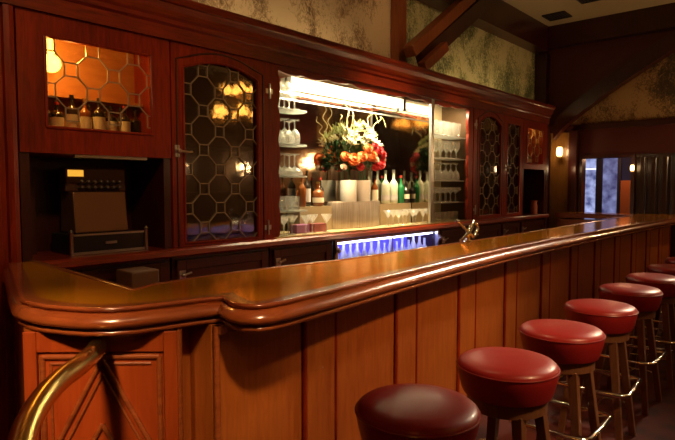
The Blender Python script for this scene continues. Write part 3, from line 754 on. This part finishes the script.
# bouquet
bc = Vector((4.40, 3.60, 1.81))
m = MB(); 
for k in range(420):
    th = random.uniform(0, 2*PI); ph = random.uniform(-.6, 1.3); rr = random.uniform(.5, 1.)
    c = bc+Vector((math.cos(th)*math.cos(ph)*.30*rr, math.sin(th)*math.cos(ph)*.10*rr, -.03+math.sin(ph)*.19*rr))
    d = (c-bc+Vector((0, 0, .12))).normalized(); d = (d+Vector((random.uniform(-.5, .5), random.uniform(-.5, .5), random.uniform(-.4, .4)))).normalized()
    s_ = d.cross(Vector((random.random(), random.random(), random.random()))).normalized(); L_ = random.uniform(.05, .09); wd = L_*.28
    nn = d.cross(s_)*.008
    v = [m.bm.verts.new(p) for p in (c, c+d*L_*.5+s_*wd+nn, c+d*L_, c+d*L_*.5-s_*wd+nn)]
    m.face(v)
for k in range(10):
    x = (4.205, 4.425)[k % 2]+random.uniform(-.04, .04); m.tube([(x, 3.59+random.uniform(-.03, .03), VZ+.05), (x+random.uniform(-.05, .05), 3.59, bc.z)], .004, 6)
o = build('bouquet_foliage', m, LEAF, origin=(4.32, 3.59, VZ+.2)); tag(o, 'mass of dark green leaves filling the bouquet over the white vases', 'foliage'); o['kind'] = 'stuff'
def carn(r, mat, name):
    m = MB(); m.ball((0, 0, 0), r, 3, 1, 1, .8, .10); 
    n = 14
    for ring in range(3):
        for k in range(n):
            a = 2*PI*k/n+ring*.2; e = .2+ring*.45
            d = Vector((math.cos(a)*math.cos(e), math.sin(a)*math.cos(e), math.sin(e)))
            sd = Vector((-math.sin(a), math.cos(a), 0))
            v = [m.bm.verts.new(p) for p in (d*r*.7-sd*r*.12, d*r*1.15-sd*r*.28+Vector((0, 0, random.uniform(0, .2)*r)), d*r*1.22+sd*r*.05, d*r*1.12+sd*r*.28, d*r*.7+sd*r*.12)]
            m.face(v)
    o = build(name, m, mat, origin=(0, 0, 0), smooth=True); return o
def lily(r, mat, name):
    m = MB()
    for k in range(7):
        a = 2*PI*k/7; up_ = .75+.25*(k % 2)
        d = Vector((math.cos(a)*.55, math.sin(a)*.55, up_)).normalized(); sd = Vector((-math.sin(a), math.cos(a), 0)); nrm = d.cross(sd)
        pts = []
        L_ = r*2.1
        rows = [(0, .06), (.35, .30), (.65, .26), (1., .02)]
        vs = []
        for u, wv in rows:
            c = d*L_*u + Vector((math.cos(a), math.sin(a), -.3))*r*.5*u*u
            vs.append((m.bm.verts.new(c-sd*r*wv), m.bm.verts.new(c+nrm*(-.08*r)), m.bm.verts.new(c+sd*r*wv)))
        for A, Bv in zip(vs, vs[1:]):
            m.face([A[0], A[1], Bv[1], Bv[0]]); m.face([A[1], A[2], Bv[2], Bv[1]])
    m.tube([(0, 0, -.05), (0, 0, .0)], .004, 6)
    return build(name, m, mat, origin=(0, 0, 0), smooth=True)
FL = [
 ('snapdragon_spike', None),
]
def place(proto, used, loc, rot, sc, label, group, cat='flower'):
    o = proto if not used[0] else proto.copy()
    if used[0]: COL.objects.link(o)
    used[0] = True
    o.location = loc; o.rotation_euler = rot; o.scale = (sc, sc, sc); tag(o, label, cat, group)
def scatter(proto, spots, label, group, lean=.5):
    used = [False]
    for dx, dz, dy, s in spots:
        place(proto, used, (bc.x+dx, bc.y+dy*.75, bc.z+dz), (R(random.uniform(30, 70)), R(dx*60), random.uniform(-.4, .4)), s, label, group)
rl = random.Random(3)
spots = [(-.19+.38*k/13+rl.uniform(-.02, .02), .20+.09*math.sin(PI*k/13)+rl.uniform(-.035, .02), rl.uniform(-.05, .03), rl.uniform(.75, 1.)) for k in range(14)]
scatter(lily(.036, PALEL, 'pale_lily'), spots, 'pale green white lily in the upper part of the bouquet', 'pale lilies in the bouquet')
spots = [(-.24+.46*k/13+rl.uniform(-.02, .02), .11+.06*math.sin(PI*k/13)+rl.uniform(-.04, .03), rl.uniform(-.10, -.05), rl.uniform(.75, 1.)) for k in range(14)]
scatter(lily(.034, CREAMP, 'cream_lily'), spots, 'cream lily among the pale green blooms of the bouquet', 'cream lilies in the bouquet')
scatter(carn(.050, ORANGEP, 'orange_bloom'), [(-.22, -.05, -.13, 1.15), (-.12, -.02, -.16, 1.), (.02, -.01, -.17, 1.1), (-.02, .07, -.15, .9), (-.29, -.02, -.06, .9)], 'orange carnation on the left side of the bouquet', 'orange carnations in the bouquet')
scatter(carn(.046, REDP, 'red_bloom'), [(.16, .05, -.13, 1.1), (.25, .01, -.10, 1.15), (.20, -.08, -.14, 1.), (.10, -.11, -.15, .95), (.30, .07, -.02, .9), (.28, -.09, -.06, .9), (.12, .10, -.12, .8), (-.12, -.12, -.14, .8)], 'deep red carnation in the bouquet over the white vases', 'red carnations in the bouquet')
scatter(carn(.034, PINKP, 'blush_bloom'), [(.09, -.04, -.17, 1.), (.30, -.03, -.09, .9), (-.30, -.12, -.05, .9)], 'small pale blush carnation in the bouquet', 'blush carnations in the bouquet')
def branch(x, top, sway, seed, label):
    rnd = random.Random(seed); pts = []
    for i in range(26):
        u = i/25
        pts.append((x+sway*u*u+.022*math.sin(u*17+seed)*u, 3.58+.02*math.cos(u*13+seed), 1.95+(top-1.95)*u))
    if sway > .1: pts += [(pts[-1][0]+.03*j, 3.58, pts[-1][2]-.012*j*j) for j in (1, 2, 3)]
    m = MB(); m.tube(pts, .0065, 7, r2=.003)
    tag(build('willow_branch', m, WILLOW), label, 'branch', 'curly willow branches in the bouquet')
branch(4.19, 2.36, -.03, 1, 'curly willow branch at left, topmost of the bouquet')
branch(4.25, 2.35, .01, 2, 'curly willow branch second from left above the bouquet')
branch(4.14, 2.20, -.09, 4, 'short curly willow branch bending left over the bouquet')
branch(4.45, 2.27, .12, 3, 'curly willow branch arching right above the bouquet')
branch(4.55, 2.24, .17, 5, 'outermost curly willow branch arching right of the bouquet')

# bottles before the mirror
GM = 'bottles before the mirror'
T = 1.32
bottle(4.86, 3.62, T, .36, .048, FROST, LABELD, SILV, 'pale frosted liquor bottle just right of the vases', GM, (.1, .25), .28)
bottle(5.01, 3.62, T, .37, .048, FROST, LABELD, SILV, 'pale frosted liquor bottle next to the green one', GM, (.1, .25), .28)
bottle(5.12, 3.60, T, .31, .040, GREENB, None, REDCAP, 'green glass liquor bottle right of the two frosted bottles', GM)
bottle(5.215, 3.595, T, .24, .040, DARKB, LABEL, BLACK, 'squat black bottle with cream label beside the side mirror', GM, (.2, .42))
t = bottle(3.80, 3.62, T, .23, .055, AMBB, LABEL, BRASS, 'round amber decanter with cream label left of the vases', GM, (.15, .35), .3, .1)
bottle(3.66, 3.63, T, .33, .037, DARKB, LABELD, BLACK, 'tall dark bottle left of the amber decanter', GM)
bottle(3.57, 3.60, T, .29, .037, AMBB, None, BLACK, 'brown bottle nearest the glass shelves at left of the mirror', GM)
bottle(3.885, 3.67, T, .27, .035, DARKB, None, REDCAP, 'small dark bottle half hidden behind the amber decanter', GM)
bottle(4.735, 3.67, T, .30, .038, AMBB, LABEL, BLACK, 'amber bottle partly hidden behind the right vase', GM)
base = None
for x, y in ((4.64, 3.42), (4.77, 3.45), (4.90, 3.42), (5.03, 3.46), (5.15, 3.42), (4.72, 3.345), (4.98, 3.345), (5.18, 3.345)):
    if base is None: base = tag(build('martini_glass', stemglass('martini', x, y, 1.094), GLASS, origin=(x, y, 1.094)), 'empty martini glass on the worktop right of the metal drum', 'glass', 'martini glasses right of the drum')
    else: dup(base, (x, y, 1.094))
base = None
for x, y in ((3.12, 3.36), (3.25, 3.40), (3.38, 3.36), (3.52, 3.42), (3.66, 3.38), (3.30, 3.50), (3.16, 3.48)):
    if base is None: base = tag(build('martini_glass', stemglass('martini', x, y, 1.094), GLASS, origin=(x, y, 1.094)), 'empty martini glass on the worktop left of the metal drum', 'glass', 'martini glasses left of the drum')
    else: dup(base, (x, y, 1.094))
for x, c, lb in ((3.44, (.30, .10, .26), 'small purple block standing in for dark gaps between the martini glasses at left'), (3.66, (.22, .05, .05), 'small dark red block beside the purple one, standing in for a dark gap')):
    tag(build('gap_block', B(x-.08, x+.08, 3.455, 3.545, 1.0945, 1.17), plain('gap_block_colour', c, .5), bevel=.004), lb, 'box')  # coloured blocks stand in for dark gaps between the glasses

# things behind the bar, far end
m = MB(); m.lathe((7.95, 3.48, 1.091), [(.06, 0), (.065, .02), (.05, .05), (.048, .12), (.052, .14)], 16); tag(build('ice_bucket', m, SILV), 'small metal bucket in the niche under the far amber cabinet', 'bucket')
m = MB(); m.lathe((8.36, 3.40, 1.091), [(.05, 0), (.055, .12), (.04, .16), (.052, .2)], 16); tag(build('ceramic_jug', m, plain('pink_ceramic', (.55, .16, .10), .4)), 'small pinkish jug on the worktop at the far end', 'jug')

# ------------------------------------------------------------------ the bar
FRONT = [(1.335, 1.432), (1.6, 1.452), (2.14, 1.507), (2.7, 1.553), (3.4, 1.592), (4.2, 1.603), (5.5, 1.600), (7.0, 1.565), (9.22, 1.50)]
NOSE = [(1.236, 1.655), (1.213, 1.60), (1.193, 1.53), (1.196, 1.482), (1.222, 1.448), (1.262, 1.434)]
LEFT = [(1.03, 3.22), (.88, 2.7), (.785, 2.38), (.742, 2.22), (.726, 2.15), (.728, 2.06), (.745, 1.975), (.780, 1.89), (.815, 1.825), (.865, 1.772), (.93, 1.738), (1.02, 1.715), (1.15, 1.685)]
OUT = LEFT+NOSE+FRONT
INN = [(8.75, 3.22), (8.75, 2.06), (6.4, 2.03), (5.0, 1.985), (3.4, 1.970), (2.3, 1.985), (1.80, 2.05), (1.45, 2.075), (1.2, 2.058), (1.06, 2.0), (1.11, 2.86), (1.135, 3.22)]
from mathutils.geometry import tessellate_polygon
def tri_prism(poly, z0, z1):
    m = MB(); bm = m.bm
    lo = [bm.verts.new((x, y, z0)) for x, y in poly]; hi = [bm.verts.new((x, y, z1)) for x, y in poly]; n = len(poly)
    for tri in tessellate_polygon([[Vector((x, y, 0)) for x, y in poly]]):
        m.face([lo[k] for k in tri]); m.face([hi[k] for k in tri[::-1]])
    for i in range(n): m.face([lo[(i+1) % n], lo[i], hi[i], hi[(i+1) % n]])
    return m
BT = thing('bar_counter', (4.5, 1.85, 1.003), 'long polished golden mahogany bar top with moulded rounded edge', 'bar counter')
poly = OUT+[(9.22, 3.22)]+INN
build('top_board', tri_prism(poly, 1.045, 1.10), MTOP, BT)
def arc(c, r_, a0, a1, n=6): return [(c[0]+r_*math.cos(R(a0+(a1-a0)*k/n)), c[1]+r_*math.sin(R(a0+(a1-a0)*k/n))) for k in range(n+1)]
prof = [(-.05, 1.101), (-.002, 1.102)]+arc((.002, 1.0945), .0075, 80, -70, 5)+[(-.002, 1.085), (-.001, 1.082)]+[(.010, 1.079), (.022, 1.070), (.030, 1.060), (.034, 1.050), (.032, 1.041), (.024, 1.034), (.010, 1.031), (.002, 1.030), (.002, 1.026)]+arc((.008, 1.016), .010, 80, -80, 5)+[(.000, 1.003), (-.05, 1.003)]
m = MB(); m.sweep(OUT, prof); build('edge_moulding', m, MEDGE, BT, smooth=True)
m = MB(); m.sweep(INN[::1], [(-.0, 1.03), (.0, 1.100), (.004, 1.1035), (.022, 1.1035), (.03, 1.102), (.03, 1.101), (.012, 1.101), (.012, 1.03)])
build('inner_rim', m, MEDGE, BT, smooth=True)

def fy(x):
    xs = [1.2, 2.1, 3.4, 9.3]; ys = [1.64, 1.67, 1.74, 1.72]
    for i in range(3):
        if x <= xs[i+1] or i == 2: u = (x-xs[i])/(xs[i+1]-xs[i]); return ys[i]+(ys[i+1]-ys[i])*u
BB = thing('bar_cabinetry', (4.5, 1.85, 0), 'panelled wooden front of the bar with angled lozenge corner panel', 'bar')
Ac, Bc = Vector((.70, 2.07)), Vector((1.06, 1.685))
poly = [(1.04, 3.21), (.79, 2.35), (.72, 2.14), (.70, 2.07), (1.06, 1.685), (1.105, 1.79), (1.176, 1.79), (1.176, 1.653), (2.1, 1.685), (3.4, 1.755), (9.20, 1.735), (9.20, 3.21), (8.80, 3.21), (8.80, 1.99), (4.4, 1.93), (3.1, 1.92), (1.5, 2.01), (1.02, 1.99), (1.10, 3.21)]
build('carcass', tri_prism(poly, 0, 1.002), MFRONT, BB)
def fbox(x0, x1, z0, z1, o0, o1):
    m = MB(); m.loft([[(x0, fy(x0)-o1, z) for z in (z0,)]+[(x0, fy(x0)-o0, z0), (x0, fy(x0)-o0, z1), (x0, fy(x0)-o1, z1)],
                      [(x1, fy(x1)-o1, z0), (x1, fy(x1)-o0, z0), (x1, fy(x1)-o0, z1), (x1, fy(x1)-o1, z1)]])
    return m
edges = [1.176, 1.644, 1.848, 2.348, 2.552, 3.076, 3.309, 3.769, 3.955, 4.432, 4.60]
while edges[-1] < 9.0:
    edges.append(edges[-1]+.49); edges.append(edges[-1]+.18)
edges = [e for e in edges if e < 9.18]
for i, (a, b) in enumerate(zip(edges, edges[1:])):
    if i % 2 == 0: p = build('panel', fbox(a+.014, b-.014, .14, .975, -.013, .004), MFRONT, BB, bevel=.004)
    else: p = build('stile', fbox(a+.010, b-.010, .0, 1.002, -.013, .014), MFRONT, BB, bevel=.004)
    for e in ((b,) if i == 0 else (b,)):
        m = MB(); m.tube([(e, fy(e)-.006, .10), (e, fy(e)-.006, 1.002)], .0115, 10); build('bead_moulding', m, MW, BB)
m = MB(); m.tube([(1.185, fy(1.185)-.006, 0), (1.185, fy(1.185)-.006, 1.002)], .012, 10); build('bead_moulding', m, MEDGE, BB)
# frieze under the moulding
xs = [1.18]+[1.5+i*.4 for i in range(20)]
xs = [x for x in xs if x < 9.18]
m = MB()
for a, b in zip(xs, xs[1:]): m.bm.verts.ensure_lookup_table(); m.loft([[(a, fy(a)-.03, .975), (a, fy(a)+.012, .975), (a, fy(a)+.012, 1.002), (a, fy(a)-.03, 1.002)], [(b, fy(b)-.03, .975), (b, fy(b)+.012, .975), (b, fy(b)+.012, 1.002), (b, fy(b)-.03, 1.002)]], cap=False)
build('top_frieze', m, MEDGE, BB)
m = MB()
for a, b in zip(xs, xs[1:]): m.loft([[(a, fy(a)-.025, 0), (a, fy(a)+.012, 0), (a, fy(a)+.012, .12), (a, fy(a)-.025, .12)], [(b, fy(b)-.025, 0), (b, fy(b)+.012, 0), (b, fy(b)+.012, .12), (b, fy(b)-.025, .12)]], cap=False)
build('plinth', m, MDARK, BB)
# angled corner panel
Dv = (Bc-Ac).normalized(); Nv = Vector((Dv.y, -Dv.x))
if Nv.dot(-Ac) < 0: Nv = -Nv
def cp(s, z, o=0.): p = Ac+Dv*s+Nv*o; return (p.x, p.y, z)
def cbox(s0, s1, z0, z1, o0, o1):
    m = MB(); m.loft([[cp(s0, z0, o0), cp(s1, z0, o0), cp(s1, z1, o0), cp(s0, z1, o0)], [cp(s0, z0, o1), cp(s1, z0, o1), cp(s1, z1, o1), cp(s0, z1, o1)]]); return m
LC = .527
build('corner_panel', cbox(.05, LC-.05, .10, .925, .001, .006), MCHAM, BB)
build('stile', cbox(0, .045, 0, 1.002, .001, .016), MCHAM, BB, bevel=.003)
build('stile', cbox(LC-.046, LC, 0, 1.002, .001, .016), MCHAM, BB, bevel=.003)
build('top_rail', cbox(.045, LC-.046, .93, 1.002, .001, .015), MCHAM, BB, bevel=.003)
build('bottom_rail', cbox(.045, LC-.046, 0, .10, .001, .015), MCHAM, BB, bevel=.003)
def rod(p, q, r, o):
    m = MB(); m.tube([cp(p[0], p[1], o), cp(q[0], q[1], o)], r, 10); return m
m = MB(); rect = [(.062, .12), (.062, .912), (LC-.064, .912), (LC-.064, .12)]
for a, b in zip(rect, rect[1:]+rect[:1]): m.tube([cp(a[0], a[1], .006), cp(b[0], b[1], .006)], .010, 10)
build('panel_moulding', m, MEDGE, BB)
m = MB(); rect = [(.090, .145), (.090, .888), (LC-.092, .888), (LC-.092, .145)]
for a, b in zip(rect[:2], rect[1:3]): m.tube([cp(a[0], a[1], .006), cp(b[0], b[1], .006)], .006, 8)
build('panel_moulding', m, MEDGE, BB)
for off, r in ((0, .0095), (.030, .006)):
    m = MB(); zc = .52; H_ = .385-off*1.8; W_ = .205-off
    loz = [(.267, zc+H_), (.267+W_, zc), (.267, zc-H_), (.267-W_, zc)]
    for a, b in zip(loz, loz[1:]+loz[:1]): m.tube([cp(a[0], a[1], .008), cp(b[0], b[1], .008)], r, 10)
    build('lozenge_moulding', m, MEDGE, BB)
m = MB(); loz = [(.262, .672), (.262+.085, .52), (.262, .368), (.262-.085, .52)]
for a, b in zip(loz, loz[1:]+loz[:1]): m.tube([cp(a[0], a[1], .008), cp(b[0], b[1], .008)], .0095, 10)
build('lozenge_moulding', m, MEDGE, BB)
# turned column where the panel meets the straight front
m = MB(); m.lathe((1.06, 1.70, 0), [(.022, 0), (.022, 1.002)], 14); build('corner_bead', m, MEDGE, BB)

# brass rail
def smooth_path(pts, k=6):
    P = [Vector(p) for p in pts]; out = []
    for i in range(len(P)-1):
        a = P[max(i-1, 0)]; b = P[i]; c = P[i+1]; d = P[min(i+2, len(P)-1)]
        for j in range(k):
            t = j/k; out.append(.5*((2*b)+(c-a)*t+(2*a-5*b+4*c-d)*t*t+(3*b-a-3*c+d)*t*t*t))
    out.append(P[-1]); return out
t = thing('brass_rail', (.36, 1.17, 0), 'curved polished brass rail fixed to the corner panel of the bar', 'rail')
pts = [(.862, 1.868, .985), (.815, 1.790, .985), (.719, 1.685, .985), (.625, 1.600, .982), (.54, 1.503, .972), (.462, 1.386, .955), (.405, 1.27, .925), (.375, 1.195, .86), (.365, 1.17, .72), (.362, 1.165, .4), (.362, 1.165, .01)]
pts = [(x, y, z-.025) for x, y, z in pts]; pts[-1] = (.362, 1.165, .01)
m = MB(); m.tube(smooth_path(pts), .031, 20); build('tube', m, BRASS, t)
m = MB(); m.lathe((.362, 1.165, 0), [(.06, 0), (.06, .008), (.03, .02)], 20); build('floor_flange', m, BRASS, t)

# tap on the bar's inner edge
t = thing('chrome_tap', (3.70, 2.03, 1.101), 'chrome bar tap with crossed levers standing at the inner edge of the bar', 'tap')
m = MB(); x, y, z = 3.68, 1.985, 1.101
m.lathe((x, y, z), [(.032, 0), (.032, .006), (.016, .016), (.015, .055), (.022, .065), (.014, .08)], 16); build('base', m, CHROME, t)
m = MB(); m.tube(smooth_path([(x, y, z+.07), (x+.05, y, z+.115), (x+.11, y, z+.125), (x+.15, y, z+.095), (x+.13, y, z+.06), (x+.08, y, z+.045)]), .010, 10); build('spout', m, CHROME, t)
m = MB(); m.tube([(x+.06, y-.01, z+.03), (x-.13, y+.01, z+.15)], .009, 8); m.ball((x-.135, y+.01, z+.153), .015, 2); build('lever', m, CHROME, t)
m = MB(); m.tube([(x-.11, y, z+.012), (x+.0, y-.015, z+.07), (x+.10, y, z+.145)], .010, 8); build('lever', m, CHROME, t)

# tan tray behind the end counter
tag(build('storage_bin', B(1.62, 1.80, 3.05, 3.25, 0, 1.0), plain('tan_plastic', (.12, .06, .03), .5), bevel=.01), 'tan bin just behind the end counter below the niche', 'bin')
# dark turned post at the left frame edge
t = thing('beer_tower', (.80, 3.12, 1.10), 'dark turned wooden post on the end counter at the left picture edge', 'post')
m = MB(); m.lathe((.80, 3.12, 1.101), [(.05, 0), (.05, .02), (.035, .04), (.04, .12), (.036, .2), (.045, .25), (.05, .30), (.035, .335), (.01, .35)], 20); build('shaft', m, MDARK, t)
m = MB(); m.lathe((.80, 3.12, 1.18), [(.043, 0), (.046, .01), (.043, .02)], 20); build('ring', m, BRASSD, t)

# ------------------------------------------------------------------ bar stools
def make_stool(x, y):
    t = thing('bar_stool', (x, y, 0), '', 'bar stool', 'red vinyl stools along the bar')
    sr = .2
    m = MB(); m.lathe((x, y, 0), [(.160, .668), (.174, .674), (.181, .69), (.192, .735), (.200, .773), (.1985, .783), (.194, .792), (.180, .803), (.14, .812), (.08, .816), (.0, .817)], 48)
    s = build('seat', m, VINYL, t)
    m = MB(); m.tube([(x+.1985*math.cos(a), y+.1985*math.sin(a), .779) for a in [2*PI*i/48 for i in range(48)]], .0042, 8, closed=True); build('piping', m, VPIPE, s)
    m = MB(); m.lathe((x, y, .613), [(.150, 0), (.158, .005), (.158, .056), (.15, .058)], 32); build('apron', m, MLEG, t)
    for sx in (-1, 1):
        for sy in (-1, 1):
            m = MB(); top = Vector((x+sx*.095, y+sy*.095, .625)); bot = Vector((x+sx*.165, y+sy*.165, 0))
            w1, w2 = .021, .017
            m.loft([[(bot.x-w2, bot.y-w2, 0), (bot.x+w2, bot.y-w2, 0), (bot.x+w2, bot.y+w2, 0), (bot.x-w2, bot.y+w2, 0)], [(top.x-w1, top.y-w1, .625), (top.x+w1, top.y-w1, .625), (top.x+w1, top.y+w1, .625), (top.x-w1, top.y+w1, .625)]])
            build('leg', m, MLEG, t, bevel=.003)
    # chrome foot ring: square with clipped corners
    def ring(h, c, z):
        return [(x+a, y+b, z) for a, b in ((h-c, -h), (h, -h+c), (h, h-c), (h-c, h), (-h+c, h), (-h, h-c), (-h, -h+c), (-h+c, -h))]
    m = MB(); 
    P_r = ring(.195, .035, .345); Q = []
    for a, b in zip(P_r, P_r[1:]+P_r[:1]): Q += [a, tuple(Vector(a).lerp(Vector(b), .5))]
    m.tube(Q, .0125, 10, closed=True)
    for sx in (-1, 1):
        for sy in (-1, 1): m.tube([(x+sx*.122, y+sy*.122, .345), (x+sx*.178, y+sy*.178, .345)], .006, 6)
    build('foot_ring', m, CHROME, t)
    m = MB(); 
    for sx in (-1, 1):
        m.tube([(x+sx*.142, y-.142, .20), (x+sx*.142, y+.142, .20)], .007, 8)
    m.tube([(x-.142, y, .20), (x+.142, y, .20)], .007, 8)
    build('stretcher', m, CHROME, t)
    return t
S0 = make_stool(.86, .965)
labs = ['round red vinyl bar stool nearest the brass rail, only its top edge showing', 'red vinyl bar stool at the bottom middle of the picture, nearest fully shown seat', 'bright red vinyl bar stool, second whole seat from the front',
        'red vinyl bar stool, third whole seat from the front', 'dark red bar stool, fourth whole seat from the front', 'dark red bar stool, fifth whole seat from the front',
        'dark red bar stool, sixth whole seat from the front', 'far bar stool cut by the right picture edge, seventh seat', 'farthest bar stool of the row in the shade']
S0['label'] = labs[0]
for i, (x, y) in enumerate(((1.486, .975), (2.111, .956), (2.777, .979), (3.47, 1.00), (4.20, 1.02), (4.86, 1.01), (5.55, 1.01), (6.25, 1.01))):
    dup(S0, (x, y, 0), labs[i+1], rz=R((2, -1, 0, 3, -2, 1, 2, 0)[i]))

# strip lamps added out of sight on the cornice to brighten the murals
for x0, x1, s, lb in ((.6, 4.6, 1., 'long warm strip lamp added unseen on the cornice to light the left mural'), (5.9, 8.4, .8, 'warm strip lamp added unseen on the cornice to light the right mural')):
    t = thing('added_strip_lamp', ((x0+x1)/2, 3.40, 2.721), lb, 'lamp')
    build('housing', B(x0, x1, 3.36, 3.44, 2.721, 2.735), BRASSD, t)
    m = MB(); m.tube([(x0+.05, 3.40, 2.746), (x1-.05, 3.40, 2.746)], .010, 8); build('tube', m, emit('added_cove_lamp_%d' % x0, (1., .72, .38), 26*s), t)
